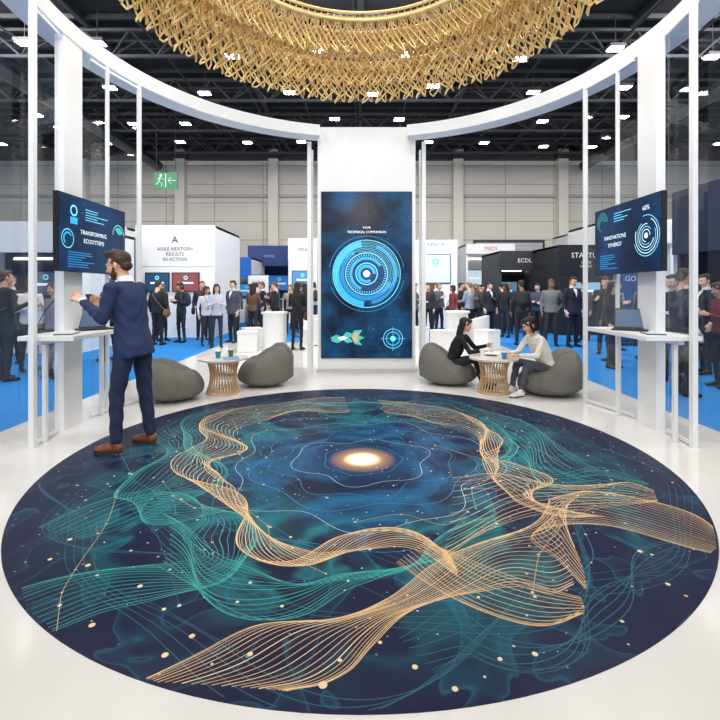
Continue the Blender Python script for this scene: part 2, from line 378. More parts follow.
SK=[(222,178,150),(205,160,130),(150,105,80),(232,190,165),(105,70,52)]
HR=[(30,22,18),(52,36,26),(24,20,20),(95,66,42),(120,115,110),(150,110,70)]
TP=[(28,30,36),(40,48,70),(60,62,68),(205,205,205),(92,96,104),(24,26,30),(120,40,50),(70,80,100),(176,166,150),(46,46,48),(35,60,110),(225,225,228),(55,60,50),(150,170,190),(130,110,90),(200,190,170)]
BT=[(26,28,34),(36,42,62),(50,52,58),(24,24,26),(60,70,95),(110,100,85)]
def V_(x,y,yaw,h,pose,top,bottom,style='short',fem=False,**k):
    i=random.randrange(99); r=random.random()
    kw=dict(k)
    if 'backpack' not in kw:
        if r<.22: kw['bag']=random.choice([(60,44,34),(30,30,34),(120,90,60)])
        elif r<.34: kw['backpack']=random.choice([(34,36,40),(60,64,80),(50,60,50)])
    if random.random()<.4 and pose not in('phone','fold'): kw['lanyard']=random.choice([(30,90,170),(170,40,50),(30,30,30)])
    person('exhibition_visitor',x,y,math.radians(yaw),h,pose,top=top,bottom=bottom,style=style,fem=fem,hair=kw.pop('hair',HR[i%6]),skin=kw.pop('skin',SK[i%4]),hp=random.uniform(0,.25),hy=random.uniform(-.4,.4),**kw)
# left side
V_(-5.86,7.45,150,1.82,'talk',(28,32,34),(34,38,48),backpack=(50,62,48),hair=(70,50,35))
V_(-6.15,8.4,60,1.72,'phone',(208,206,204),(40,44,60),'long',True,hair=(90,60,40))
V_(-5.25,7.75,-20,1.62,'stand',(132,128,128),(46,44,48),'long',True,hair=(70,45,32))
V_(-7.1,9.2,20,1.78,'stand',(30,32,40),(26,28,34),jacket=True,shirt=(230,230,235))
V_(-5.3,9.6,-110,1.74,'talk',(60,66,80),(30,32,40))
V_(-4.7,9.2,100,1.70,'stand',(34,36,42),(40,44,60),'long',True)
V_(-6.4,9.7,-40,1.76,'hip',(150,160,176),(40,44,60))
V_(-5.50,12.3,170,1.74,'stand',(30,32,38),(28,30,38))
V_(-5.85,13.3,60,1.70,'talk',(62,58,60),(30,32,38),'long',True)
V_(-5.10,12.9,-30,1.72,'phone',(36,38,44),(34,36,44),'bob',True)
V_(-4.75,13.6,20,1.76,'stand',(44,46,56),(30,32,40))
V_(-4.15,12.2,40,1.60,'stand',(208,206,210),(44,46,54),'long',True,hair=(52,36,26))
V_(-3.74,11.8,15,1.66,'phone',(186,196,212),(40,46,66),'long',True,hair=(60,38,28))
V_(-3.62,12.9,-30,1.76,'talk',(72,78,90),(34,36,44),jacket=True,shirt=(220,225,230))
V_(-3.95,14.2,30,1.72,'stand',(48,50,56),(30,30,36))
V_(-3.25,13.7,160,1.70,'fold',(98,72,60),(38,40,52),'long',True)
V_(-3.35,15.5,-60,1.75,'talk',(36,40,54),(30,32,40),jacket=True,shirt=(225,225,230))
V_(-2.95,15.9,80,1.72,'stand',(110,108,112),(34,34,40))
V_(-2.75,14.6,-100,1.74,'talk',(30,34,44),(28,30,38))
V_(-2.35,15.2,10,1.68,'stand',(150,140,128),(36,38,46),'bob',True)
V_(-1.57,11.3,165,1.70,'phone',(26,27,32),(28,30,36),'long',True,hair=(40,28,22))
V_(-2.02,15.9,-40,1.76,'stand',(44,48,66),(30,32,40))
V_(-2.5,17.2,30,1.7,'stand',(100,60,56),(34,34,40))
V_(-1.75,14.3,-150,1.7,'talk',(52,54,60),(34,34,40),'long',True)
# right side
V_(2.26,15.0,-30,1.70,'stand',(44,46,52),(30,32,40))
V_(1.75,14.6,60,1.72,'talk',(120,118,120),(34,34,40),'long',True)
V_(2.75,15.8,40,1.74,'talk',(90,94,102),(34,36,46))
V_(3.15,15.3,-70,1.66,'stand',(130,60,62),(36,38,46),'bob',True)
V_(3.60,16.1,70,1.75,'stand',(34,36,42),(30,30,36))
V_(3.55,14.7,-140,1.75,'fold',(150,160,172),(30,30,36))
V_(4.0,15.6,-20,1.72,'phone',(70,66,62),(32,34,40))
V_(4.12,14.4,25,1.74,'stand',(38,42,50),(30,32,38),jacket=True,shirt=(215,220,228))
V_(4.60,14.3,-50,1.70,'talk',(30,32,36),(40,46,66),'long',True)
V_(5.05,15.4,-10,1.72,'stand',(54,58,66),(28,30,36))
V_(4.38,12.3,175,1.76,'stand',(38,40,46),(34,38,52),backpack=(34,36,40),hair=(40,28,22))
V_(5.5,14.0,-35,1.70,'fold',(64,70,84),(32,34,42))
V_(5.12,12.1,-15,1.78,'hip',(116,118,120),(44,46,54),hair=(90,60,40))
V_(5.60,11.9,15,1.84,'stand',(30,36,58),(28,32,46),jacket=True,shirt=(230,232,236),backpack=None)
V_(6.65,13.4,-60,1.72,'stand',(90,84,80),(34,34,42))
V_(6.1,13.0,120,1.76,'talk',(44,46,56),(34,34,42))
V_(5.75,10.6,-25,1.80,'talk',(34,36,40),(30,32,40))
V_(6.35,11.2,20,1.72,'phone',(170,166,160),(34,36,44),'long',True)
V_(5.30,9.5,-160,1.70,'stand',(78,72,72),(32,34,42),'bob',True)
V_(4.85,8.7,40,1.66,'stand',(52,48,50),(38,40,50),'long',True,hair=(40,28,22))
V_(5.65,8.9,100,1.76,'talk',(40,44,56),(34,38,48))
V_(6.2,9.8,-60,1.74,'stand',(96,104,120),(30,32,42))
V_(6.2,8.1,-100,1.78,'talk',(36,40,56),(30,32,42),jacket=True,shirt=(225,226,230))
V_(4.62,6.45,80,1.80,'stand',(28,34,52),(28,32,44),jacket=True,shirt=(226,228,232),hair=(60,42,30),backpack=None)
V_(5.05,7.3,-60,1.74,'talk',(44,46,52),(34,36,44),hair=(40,30,24))
V_(5.55,6.95,-95,1.62,'phone',(112,44,52),(44,42,50),'long',True,hair=(60,36,26))
# filler crowd further back
cnt=0
for i in range(500):
    if cnt>=52: break
    yy=random.uniform(15.5,24.5); xx=random.uniform(-8.5,9.0)
    if -0.045*yy-.8<xx<0.10*yy+.2: continue
    if not all(math.hypot(o.location.x-xx,o.location.y-yy)>.62 for o in scene.collection.objects if o.name.startswith('exhib')): continue
    if (-7.3<xx<-1.7 and 19.3<yy) or (1.8<xx<4.2 and 17.3<yy) or (4.9<xx and 16.4<yy) or (yy>23.2) or (-12<xx<-4.2 and yy<18.3) or (xx>6): continue
    fem=random.random()<.45
    V_(xx,yy,random.uniform(-180,180),random.uniform(1.58,1.82),random.choice(['stand','talk','phone','walk','fold','hip']),random.choice(TP),random.choice(BT),random.choice(['long','bob','bun']) if fem else 'short',fem)
    cnt+=1

# ================================================================= ROOM SHELL
CARP=pm('blue_carpet',(20,128,206),0.95,var=0.10,scale=120,bump=0.3)
def node_white_floor():
    m=bpy.data.materials.new('glossy_white_floor'); m.use_nodes=True; nt=m.node_tree; b=nt.nodes['Principled BSDF']
    tc=nt.nodes.new('ShaderNodeTexCoord'); nz=nt.nodes.new('ShaderNodeTexNoise'); nz.inputs['Scale'].default_value=.8; nz.inputs['Detail'].default_value=5
    cr=nt.nodes.new('ShaderNodeValToRGB'); cr.color_ramp.elements[0].color=lin((222,218,214)); cr.color_ramp.elements[1].color=lin((234,231,228))
    nt.links.new(tc.outputs['Object'],nz.inputs['Vector']); nt.links.new(nz.outputs['Fac'],cr.inputs[0]); nt.links.new(cr.outputs[0],b.inputs['Base Color'])
    b.inputs['Roughness'].default_value=0.14; return m
WF=node_white_floor()
B=MB(); B.box((0,5,-.04),(7.6,16,.08),WF); B.build('floor',(0,0,0))
B=MB()
B.box((-13.9,7.6,-.04),(20.2,39.2,.08),CARP); B.box((13.9,7.6,-.04),(20.2,39.2,.08),CARP); B.box((0,20.1,-.04),(7.6,14.2,.08),CARP); B.box((0,-7.5,-.04),(7.6,9,.08),CARP)
B.build('carpet')

def wallmat():
    m=bpy.data.materials.new('hall_wall_panels'); m.use_nodes=True; nt=m.node_tree; b=nt.nodes['Principled BSDF']
    tc=nt.nodes.new('ShaderNodeTexCoord'); mp=nt.nodes.new('ShaderNodeMapping'); mp.inputs['Rotation'].default_value=(PI/2,0,0)
    br=nt.nodes.new('ShaderNodeTexBrick'); br.inputs['Scale'].default_value=1; br.inputs['Brick Width'].default_value=3.0; br.inputs['Row Height'].default_value=1.15
    br.inputs['Mortar Size'].default_value=.022; br.offset=0.0
    br.inputs['Color1'].default_value=lin((208,203,194)); br.inputs['Color2'].default_value=lin((218,213,205)); br.inputs['Mortar'].default_value=lin((150,146,138))
    nt.links.new(tc.outputs['Object'],mp.inputs[0]); nt.links.new(mp.outputs[0],br.inputs['Vector']); nt.links.new(br.outputs['Color'],b.inputs['Base Color']); b.inputs['Roughness'].default_value=.7
    return m
WM=wallmat()
B=MB(); B.box((0,28.15,5.1),(48.6,.3,10.2),WM); B.build('wall_back')
B=MB(); B.box((-24.15,8,5.1),(.3,40,10.2),pm('side_wall',(190,188,184),.8)); B.build('wall_left')
B=MB(); B.box((24.15,8,5.1),(.3,40,10.2),pm('side_wall',(190,188,184),.8)); B.build('wall_right')
CE=pm('black_ceiling',(20,21,23),.9); TR=pm('dark_steel_truss',(54,56,60),.55,metal=.2)
B=MB(); B.box((0,8,10.3),(48.6,40,.2),CE); B.build('ceiling')
COL=pm('concrete_column',(222,217,208),.75)
for x in (-17,-11,-5.3,0.5,6.0,12.4,18):
    B=MB(); B.box((x,27.75,5.05),(.6,.5,10.1),COL); B.box((x,27.72,.4),(.8,.56,.8),COL); B.box((x,27.72,9.7),(.9,.56,.4),TR); B.build('wall_column',bevel=.02)
B=MB(); B.box((0,27.9,.15),(48,.12,.3),DGREY); B.build('baseboard_back')
B=MB(); B.box((0,27.9,7.3),(48,.14,.16),pm('trim_grey',(170,170,168),.5)); B.build('trim_1')
B=MB(); B.box((0,27.85,9.85),(48,.3,.7),TR); B.build('trim_2')
for k,x in enumerate((-14,9.2)):
    B=MB(); D=pm('roller_door_grey',(188,190,192),.5)
    B.box((x,27.95,2.3),(4.4,.1,4.6),DGREY)
    for i in range(22): B.box((x,27.88,.12+i*.2),(4.1,.07,.185),D)
    B.build('door_%d'%(k+1))
for y in (8.0,11.5,15.0,18.5,22.0,25.5):
    B=MB()
    for z_,yy in ((9.95,y-.3),(9.95,y+.3),(9.25,y)): B.bar((-24,yy,z_),(24,yy,z_),.10,.10,TR)
    for i in range(32):
        xa=-24+i*1.5
        B.bar((xa,y-.3,9.95),(xa+.75,y,9.25),.05,.05,TR); B.bar((xa+.75,y,9.25),(xa+1.5,y-.3,9.95),.05,.05,TR)
        B.bar((xa,y+.3,9.95),(xa+.75,y,9.25),.05,.05,TR); B.bar((xa+.75,y,9.25),(xa+1.5,y+.3,9.95),.05,.05,TR)
    B.build('ceiling_truss')
B=MB()
for x in np.arange(-22,23,4.4): B.bar((x,-10,10.08),(x,28,10.08),.16,.22,TR); 
for x in np.arange(-20,22,2.2): B.bar((x,-10,9.7),(x,28,9.7),.05,.05,TR)
for y in np.arange(9,28,1.75): B.bar((-24,y,10.12),(24,y,10.12),.10,.14,TR)
B.build('ceiling_purlins')
DU=pm('galvanised_duct',(84,88,92),.35,metal=.8)
for x in (-12.2,13.5):
    B=MB(); B.cyl((x,-4,9.0),(x,27.3,9.0),.28,.28,DU,20)
    for y in np.arange(-3,27,2.5): B.cyl((x,y,9.0),(x,y+.05,9.0),.31,.31,DU,20)
    for y in np.arange(-2,27,5): B.cyl((x,y,9.3),(x,y,10.2),.012,.012,TR,6)
    B.build('ventilation_duct')
LG=glow('led_panel',(255,252,244),34.0)
B=MB()
for r,y in enumerate((14.4,17.2,20.0,23.4)):
    for i,x in enumerate(np.arange(-20,21,3.1)):
        x+= (r%2)*1.5+random.uniform(-.5,.5); yy=y+random.uniform(-.6,.6)
        B.box((x,yy,9.12),(.50,.36,.10),DGREY); B.box((x,yy,9.06),(.42,.28,.02),LG)
        B.cyl((x,yy,9.17),(x,yy,10.2),.012,.012,TR,6,M=None)
B.build('ceiling_luminaires')

# ================================================================= MURAL
def mural_mat():
    m=bpy.data.materials.new('printed_mural'); m.use_nodes=True; nt=m.node_tree; b=nt.nodes['Principled BSDF']; N=nt.nodes.new; Lk=nt.links.new
    tc=N('ShaderNodeTexCoord')
    def math_(op,a,b_=None,clamp=False):
        n=N('ShaderNodeMath'); n.operation=op; n.use_clamp=clamp
        for i,v in enumerate((a,b_)):
            if v is None: continue
            if isinstance(v,(int,float)): n.inputs[i].default_value=v
            else: Lk(v,n.inputs[i])
        return n.outputs[0]
    def mix(f,a,b_):
        n=N('ShaderNodeMix'); n.data_type='RGBA'; n.clamp_factor=True
        for s,v in ((0,f),(6,a),(7,b_)):
            if isinstance(v,tuple): n.inputs[s].default_value=v
            else: Lk(v,n.inputs[s])
        return n.outputs[2]
    def ramp(v,stops):
        n=N('ShaderNodeValToRGB'); e=n.color_ramp.elements
        while len(e)<len(stops): e.new(.5)
        for i,(p,c) in enumerate(stops): e[i].position=p; e[i].color=(c,c,c,1) if isinstance(c,(int,float)) else c
        Lk(v,n.inputs[0]); return n.outputs[0]
    sx=N('ShaderNodeMapping'); sx.inputs['Location'].default_value=(-.02,.22,0); Lk(tc.outputs['Object'],sx.inputs[0])
    ln=N('ShaderNodeVectorMath'); ln.operation='LENGTH'; Lk(sx.outputs[0],ln.inputs[0]); r=ln.outputs['Value']
    def noise(sc,dist,det=4,loc=(0,0,0)):
        mp=N('ShaderNodeMapping'); mp.inputs['Location'].default_value=loc; Lk(tc.outputs['Object'],mp.inputs[0])
        n=N('ShaderNodeTexNoise'); n.inputs['Scale'].default_value=sc; n.inputs['Distortion'].default_value=dist; n.inputs['Detail'].default_value=det; Lk(mp.outputs[0],n.inputs['Vector']); return n.outputs['Fac']
    rn=math_('DIVIDE',r,2.8)
    n1=noise(.85,1.4,2); n2=noise(1.3,2.4,1,(3,5,0)); n3=noise(.6,.5,2,(8,1,0))
    base=mix(n3,lin((12,15,42)),lin((21,28,66)))
    m1=math_('MULTIPLY',ramp(n1,[(.45,0),(.52,.55),(.57,.18),(.68,0)]),ramp(rn,[(.28,0),(.42,1),(.66,.7),(.85,.0)]))
    c=mix(m1,base,lin((26,136,142)))
    m2=math_('MULTIPLY',ramp(n2,[(.500,0),(.512,.36),(.53,.10),(.62,0)]),ramp(rn,[(.3,0),(.45,1),(.9,.6),(1,.2)]))
    c=mix(m2,c,lin((40,140,165)))
    m3=math_('MULTIPLY',ramp(noise(1.8,1.5,3,(1,9,0)),[(.38,0),(.66,.8)]),ramp(rn,[(.08,0),(.20,.9),(.34,.8),(.46,0)]))
    c=mix(m3,c,lin((26,108,156)))
    c=mix(ramp(rn,[(.0,.7),(.07,.45),(.14,.1),(.2,0)]),c,lin((20,74,120)))
    c=mix(ramp(rn,[(.0,1),(.040,.95),(.068,.4),(.11,0)]),c,lin((236,172,98)))
    c=mix(ramp(rn,[(.0,1),(.036,1),(.062,0)]),c,lin((255,248,222)))
    Lk(c,b.inputs['Base Color']); b.inputs['Roughness'].default_value=.36; b.inputs['Specular IOR Level'].default_value=.22
    return m
MM=mural_mat()
CX,CY,RR=0.0,4.22,2.625
def gp(u,v):
    d=678.0/(v-290.0); return ((u-360)*d/452.0-CX, d-CY)
B=MB()
n=160; a=np.arange(n)*2*PI/n
B.add(loft_arr([np.stack([RR*np.cos(a),RR*np.sin(a),np.full(n,z_)],1) for z_ in (.0,.003)]),MM)
GOLD=pm('print_gold',(212,172,120),.4,var=.08,scale=3); GOLD2=pm('print_pale_gold',(234,206,160),.4,var=.05); TEAL=pm('print_teal',(54,160,150),.4,var=.35,scale=2); TEAL2=pm('print_blue',(70,134,176),.4,var=.15); PW=pm('print_white',(190,208,220),.4); DT=pm('print_dim_teal',(32,92,108),.4)
zc=[.0034]
def ribbon(P,w,mat):
    P=np.asarray(P); T=np.gradient(P,axis=0); T/=np.linalg.norm(T,axis=1)[:,None]+1e-9; Nn=np.stack([-T[:,1],T[:,0]],1)
    zc[0]+=3.5e-6
    z=zc[0]; A=P+Nn*w/2; C=P-Nn*w/2; ins=np.hypot(P[:,0],P[:,1])<RR-.01; m=len(P)
    V=np.zeros((2*m,3)); V[:m,:2]=A; V[m:,:2]=C; V[:,2]=z
    F=[(m+i,m+i+1,i+1,i) for i in range(m-1) if ins[i] and ins[i+1]]
    if F: B.add((V,F),mat)
def resamp(P,n=300):
    s=np.concatenate([[0],np.cumsum(np.linalg.norm(np.diff(P,axis=0),axis=1))]); q=np.linspace(0,s[-1],n)
    return np.stack([np.interp(q,s,P[:,0]),np.interp(q,s,P[:,1])],1)
def bundle(Ag,Bg,N,mat,w=.008,wob=.05,mat2=None,fold=.5,fr=1.6):
    A=resamp(catmull([gp(*p) for p in Ag])); C=resamp(catmull([gp(*p) for p in Bg])); t=np.linspace(0,1,len(A))
    L=np.sum(np.linalg.norm(np.diff(A,axis=0),axis=1)); ph=random.uniform(0,6)
    T=np.gradient((A+C)/2,axis=0); k=np.ones(25)/25; T=np.stack([np.convolve(np.pad(T[:,j],12,'edge'),k,'valid') for j in (0,1)],1)
    T/=np.linalg.norm(T,axis=1)[:,None]; Nn=np.stack([-T[:,1],T[:,0]],1)
    for i in range(N):
        u=i/(N-1)
        uu=.5+.5*np.sin((u-.5)*PI*.96+fold*np.sin(t*L*fr+ph*1.3)*np.sin(PI*np.clip(t*1.02,0,1)))
        off=wob*np.sin(t*L*2.3+ph+u*2.6)+wob*.7*np.sin(t*L*5.1+ph*2-u*3.2)
        P=A*(1-uu)[:,None]+C*uu[:,None]+Nn*off[:,None]
        ribbon(P,w*(.6+.45*random.random()),mat2 if (mat2 and i%4==0) else mat)
for r0,mat in ((1.75,DT),(2.1,DT),(2.35,DT)):
    ph=random.uniform(0,6); t=np.linspace(0,2*PI,400)
    for j in range(4):
        q=r0+.16*np.sin(5*t+ph+j*.12)+.09*np.sin(9*t-ph+j*.25)+.03*j
        ribbon(np.stack([q*np.cos(t),q*np.sin(t)],1),.0035,mat)
bundle([(20,598),(80,585),(140,570),(200,556),(186,538),(205,518),(180,500),(110,500),(140,478),(170,452),(150,432)],[(34,632),(100,604),(160,594),(215,582),(232,560),(242,535),(228,512),(160,516),(172,490),(200,465),(196,428)],16,TEAL,.0048,.07)
bundle([(40,530),(110,505),(175,478),(190,452),(175,430),(215,412),(290,402)],[(80,540),(150,512),(205,490),(212,465),(200,440),(235,422),(300,410)],12,TEAL,.005,.08)
bundle([(150,520),(190,530),(230,560),(290,580),(340,568),(400,562),(440,545),(500,520)],[(170,560),(205,590),(250,608),(300,612),(345,600),(395,592),(450,562),(520,540)],18,TEAL,.0048,.07,DT)
bundle([(300,400),(370,408),(430,399),(490,410),(540,434),(580,464),(645,480)],[(280,408),(360,402),(440,414),(480,430),(520,455),(560,487),(630,504)],14,TEAL,.0065,.06,TEAL2)
bundle([(455,410),(500,425),(520,445),(500,460),(550,475),(600,470),(650,484)],[(440,425),(480,436),(495,455),(480,470),(530,490),(590,500),(640,512)],10,TEAL,.005,.06)
bundle([(400,640),(450,610),(500,640),(560,640),(600,600),(640,560),(690,550)],[(430,670),(470,650),(530,660),(590,650),(620,610),(650,580),(700,565)],7,DT,.0045,.07)
bundle([(138,674),(200,655),(260,634),(330,628),(385,602),(430,570),(470,547),(520,522),(548,500)],[(292,706),(322,690),(345,668),(368,640),(402,614),(450,592),(505,592),(562,604),(580,588)],23,GOLD,.0048,.045,GOLD2,.5)
bundle([(548,500),(590,489),(640,496),(690,514),(718,540)],[(580,588),(558,562),(538,540),(610,530),(714,552)],22,GOLD,.0052,.045,GOLD2,.5)
bundle([(345,399),(290,401),(235,409),(200,424),(215,438),(168,454),(172,474),(215,490),(245,510),(252,540),(290,554),(340,537),(400,532),(445,552)],[(350,411),(300,411),(262,424),(242,438),(238,450),(208,462),(218,478),(242,490),(264,512),(276,545),(312,562),(352,554),(405,550),(455,578)],17,GOLD,.0062,.065,GOLD2,.9,2.6)
bundle([(375,402),(430,406),(475,418),(505,438),(474,452),(514,465),(545,480),(524,495),(566,505)],[(385,411),(420,418),(455,430),(470,445),(486,462),(492,478),(512,492),(548,512),(606,522)],15,GOLD,.0072,.065,GOLD2,.9,2.6)
bundle([(452,478),(500,474),(560,484),(620,480),(655,492)],[(440,560),(480,532),(530,520),(600,518),(658,502)],15,GOLD,.0052,.05,GOLD2,.6)
bundle([(420,545),(460,556),(500,572),(548,590),(582,600)],[(400,560),(440,590),(490,612),(540,622),(576,608)],13,GOLD,.005,.035)
for rr_,am,k,mat,w in ((.34,.03,5,TEAL2,.004),(.55,.10,4,PW,.004),(.72,.12,6,TEAL2,.004),(.80,.05,9,DT,.004),(.92,.12,5,TEAL2,.005),(1.0,.06,8,DT,.004),(1.12,.14,7,PW,.004),(1.35,.12,5,TEAL2,.004)):
    t=np.linspace(0,2*PI,260); ph=random.uniform(0,6); q=rr_+am*np.sin(k*t+ph)*np.sin(2*t+ph)+am*.4*np.sin(3*t-ph)
    ribbon(np.stack([.02+q*np.cos(t),-.22+q*np.sin(t)],1),w,mat)
def dot(x,y,r,mat):
    if math.hypot(x,y)>RR-.03: return
    t=np.arange(14)*2*PI/14; B.add((np.stack([x+r*np.cos(t),y+r*np.sin(t),np.full(14,zc[0]+.0001)],1),[tuple(range(14))]),mat)
for i in range(44):
    a0=random.uniform(0,6.28); r0=random.uniform(1.1,2.35); P=[np.array([r0*math.cos(a0),r0*math.sin(a0)])]
    for j in range(random.randint(3,6)):
        a0+=random.uniform(.08,.26); r0+=random.uniform(-.3,.3); P.append(np.array([r0*math.cos(a0),r0*math.sin(a0)]))
    ribbon(catmull(P) if i%2 else np.array(resamp(np.array(P),60)),.003,random.choice([GOLD,DT,TEAL2,TEAL]))
    for p in P: dot(p[0],p[1],random.choice([.006,.008,.010]),random.choice([GOLD2,GOLD,PW,TEAL]))
for i in range(700):
    a0=random.uniform(0,6.28); r0=RR*math.sqrt(random.random()); x,y=r0*math.cos(a0),r0*math.sin(a0)
    dot(x,y,random.choice([.003,.004,.005,.006,.009]),random.choice([GOLD,GOLD2,GOLD2,PW,TEAL2]))
for u,v,r in ((323,686,.017),(165,656,.014),(140,587,.013),(88,566,.014),(50,560,.012),(415,668,.012),(535,655,.012),(640,552,.014),(668,585,.012),(250,655,.012),(192,637,.013),(70,540,.014),(500,660,.01),(92,626,.014),(597,678,.012),(455,690,.012)):
    x,y=gp(u,v); dot(x,y,r,GOLD2)
B.build('floor_mural',(CX,CY,0))

# ================================================================= STAGE: ring, tower, side frames
RC=4.9
B=MB(); prof=[(3.22,4.24),(3.52,4.24),(3.52,4.44),(3.22,4.44)]
gap=math.asin(.80/3.35); rings=[]; nseg=160
for i in range(nseg+1):
    t=PI/2+gap+(2*PI-2*gap)*i/nseg
    rings.append(np.array([(r*math.cos(t)+.06,RC+r*math.sin(t),z_) for r,z_ in prof]))
B.add(loft_arr(rings),WHITEM); B.build('ring_canopy',bevel=.01)

TX,TY=.12,8.27
B=MB()
B.box((TX,TY+.3,2.24),(1.79,.6,4.48),WHITE); 
B.box((TX,TY+.29,.03),(1.83,.64,.06),pm('tower_plinth',(200,200,202),.5))
def screenmat(name,c0,c1,c2,scale=3.0,strength=1.0,seed=0):
    m=bpy.data.materials.new(name); m.use_nodes=True; nt=m.node_tree; b=nt.nodes['Principled BSDF']; N=nt.nodes.new; Lk=nt.links.new
    tc=N('ShaderNodeTexCoord'); mp=N('ShaderNodeMapping'); mp.inputs['Location'].default_value=(seed,seed*.7,seed*.3); Lk(tc.outputs['Object'],mp.inputs[0])
    nz=N('ShaderNodeTexNoise'); nz.inputs['Scale'].default_value=scale*.4; nz.inputs['Detail'].default_value=3; Lk(mp.outputs[0],nz.inputs['Vector'])
    cr=N('ShaderNodeValToRGB'); e=cr.color_ramp.elements; e[0].position=.36; e[0].color=lin(c0); e[1].position=.7; e[1].color=lin(c1); Lk(nz.outputs['Fac'],cr.inputs[0])
    vo=N('ShaderNodeTexVoronoi'); vo.inputs['Scale'].default_value=scale*3.2; Lk(mp.outputs[0],vo.inputs['Vector'])
    r2=N('ShaderNodeValToRGB'); e=r2.color_ramp.elements; e[0].position=.06; e[0].color=(.6,.6,.6,1); e[1].position=.15; e[1].color=(0,0,0,1); Lk(vo.outputs['Distance'],r2.inputs[0])
    n2=N('ShaderNodeTexNoise'); n2.inputs['Scale'].default_value=scale*.8; Lk(mp.outputs[0],n2.inputs['Vector'])
    r3=N('ShaderNodeValToRGB'); e=r3.color_ramp.elements; e[0].position=.45; e[1].position=.6; Lk(n2.outputs['Fac'],r3.inputs[0])
    mu=N('ShaderNodeMath'); mu.operation='MULTIPLY'; Lk(r2.outputs[0],mu.inputs[0]); Lk(r3.outputs[0],mu.inputs[1])
    mx=N('ShaderNodeMix'); mx.data_type='RGBA'; Lk(mu.outputs[0],mx.inputs[0]); Lk(cr.outputs[0],mx.inputs[6]); mx.inputs[7].default_value=lin(c2)
    b.inputs['Base Color'].default_value=(.004,.005,.008,1); b.inputs['Roughness'].default_value=.25; b.inputs['Specular IOR Level'].default_value=.2
    Lk(mx.outputs[2],b.inputs['Emission Color']); b.inputs['Emission Strength'].default_value=strength; m.cycles.emission_sampling='NONE'
    return m
VW=screenmat('video_wall_image',(4,16,42),(14,90,138),(120,200,225),4.0,1.0)
Mt=frame_m((TX,TY-.035,1.775),(1,0,0),(0,0,1))
B.box((0,0,-.02),(1.66,3.04,.04),BLACK,Mt)
for i in range(2):
    for j in range(4):
        x0=-.82+i*.824; y0=-1.51+j*.758; B.quad(x0,y0,x0+.816,y0+.748,VW,Mt,z=.001)
EC=glow('ui_cyan',(110,205,232),.85); EB=glow('ui_blue',(24,120,180),.85); EW=glow('ui_white',(225,240,250),.85); ED=glow('ui_deep',(8,50,96),.9); EO=glow('ui_orange',(225,150,110),.7); EG=glow('ui_green',(70,170,160),.7); EM=glow('ui_mid',(40,160,212),.85)
def hud(hx,hy,s,M=Mt):
    z=.003; R_=math.radians
    B.annulus(hx,hy,0,s*.62,ED,M,n=48,z=z)
    B.annulus(hx,hy,s*.60,s*.63,EC,M,z=z+.001)
    B.annulus(hx,hy,s*.80,s*.97,EM,M,R_(100),R_(265),z=z)
    B.annulus(hx,hy,s*.66,s*.78,EB,M,R_(120),R_(340),z=z)
    B.annulus(hx,hy,s*.80,s*.90,EB,M,R_(280),R_(430),z=z)
    for k in range(7): B.annulus(hx,hy,s*(.66+.045*k),s*(.67+.045*k),EC,M,R_(-60+k*9),R_(110+k*17),z=z+.001)
    B.annulus(hx,hy,s*.98,s*1.0,EC,M,z=z+.001); B.annulus(hx,hy,s*.42,s*.50,EM,M,R_(30),R_(250),z=z+.001)
    B.annulus(hx,hy,s*.30,s*.33,EC,M,z=z+.001); B.annulus(hx,hy,s*.18,s*.27,EM,M,0,R_(300),z=z+.001); B.annulus(hx,hy,0,s*.10,EW,M,z=z+.001)
    B.annulus(hx,hy,s*1.10,s*1.115,EB,M,R_(10),R_(170),z=z); B.annulus(hx,hy,s*1.10,s*1.115,EB,M,R_(200),R_(350),z=z)
    for i in range(48):
        t=i*2*PI/48; B.annulus(hx,hy,s*.52,s*.57,EC,M,t,t+.04,1,z+.001)
hud(0.0,.02,.62)
B.text('YOUR',.055,EW,Mt,0,.86); B.text('TECHNICAL COMPANION',.060,EW,Mt,0,.78)
B.annulus(.48,-1.16,.17,.18,EC,Mt); B.annulus(.48,-1.16,.11,.13,EM,Mt); B.annulus(.48,-1.16,.0,.05,EC,Mt); B.quad(.26,-1.163,.70,-1.157,EC,Mt); B.quad(.477,-1.38,.483,-.94,EC,Mt)
def blob(cx,cy,pts,mat,z=.004):
    V=np.array([(cx+x,cy+y,z) for x,y in pts]); B.add((V,[tuple(range(len(V)))]),mat,False,Mt)
blob(-.35,-1.16,[(-.30,.02),(-.20,.07),(-.10,.03),(-.02,.12),(.08,.10),(.04,.02),(.10,-.06),(.0,-.08),(-.08,-.03),(-.18,-.08),(-.28,-.05)],EG)
blob(-.28,-1.16,[(-.02,.05),(.06,.15),(.20,.16),(.14,.06),(.24,.02),(.14,-.04),(.20,-.12),(.06,-.10),(.03,-.03)],EG,.005)
blob(-.28,-1.16,[(.02,.03),(.08,.11),(.14,.10),(.10,.02),(.12,-.06),(.06,-.06)],EO,.006)
blob(-.38,-1.16,[(-.14,.02),(-.04,.04),(.03,.02),(-.02,-.02),(-.10,-.03)],EW,.007)
B.build('video_wall_tower')

for x in (-.93,1.17):
    B=MB(); B.box((x,8.3,2.11),(.07,.05,4.22),WHITEM); B.pane((x,8.32),(x,8.78),.02,4.2); B.box((x,8.8,2.11),(.04,.04,4.22),WHITEM); B.build('glass_fin')

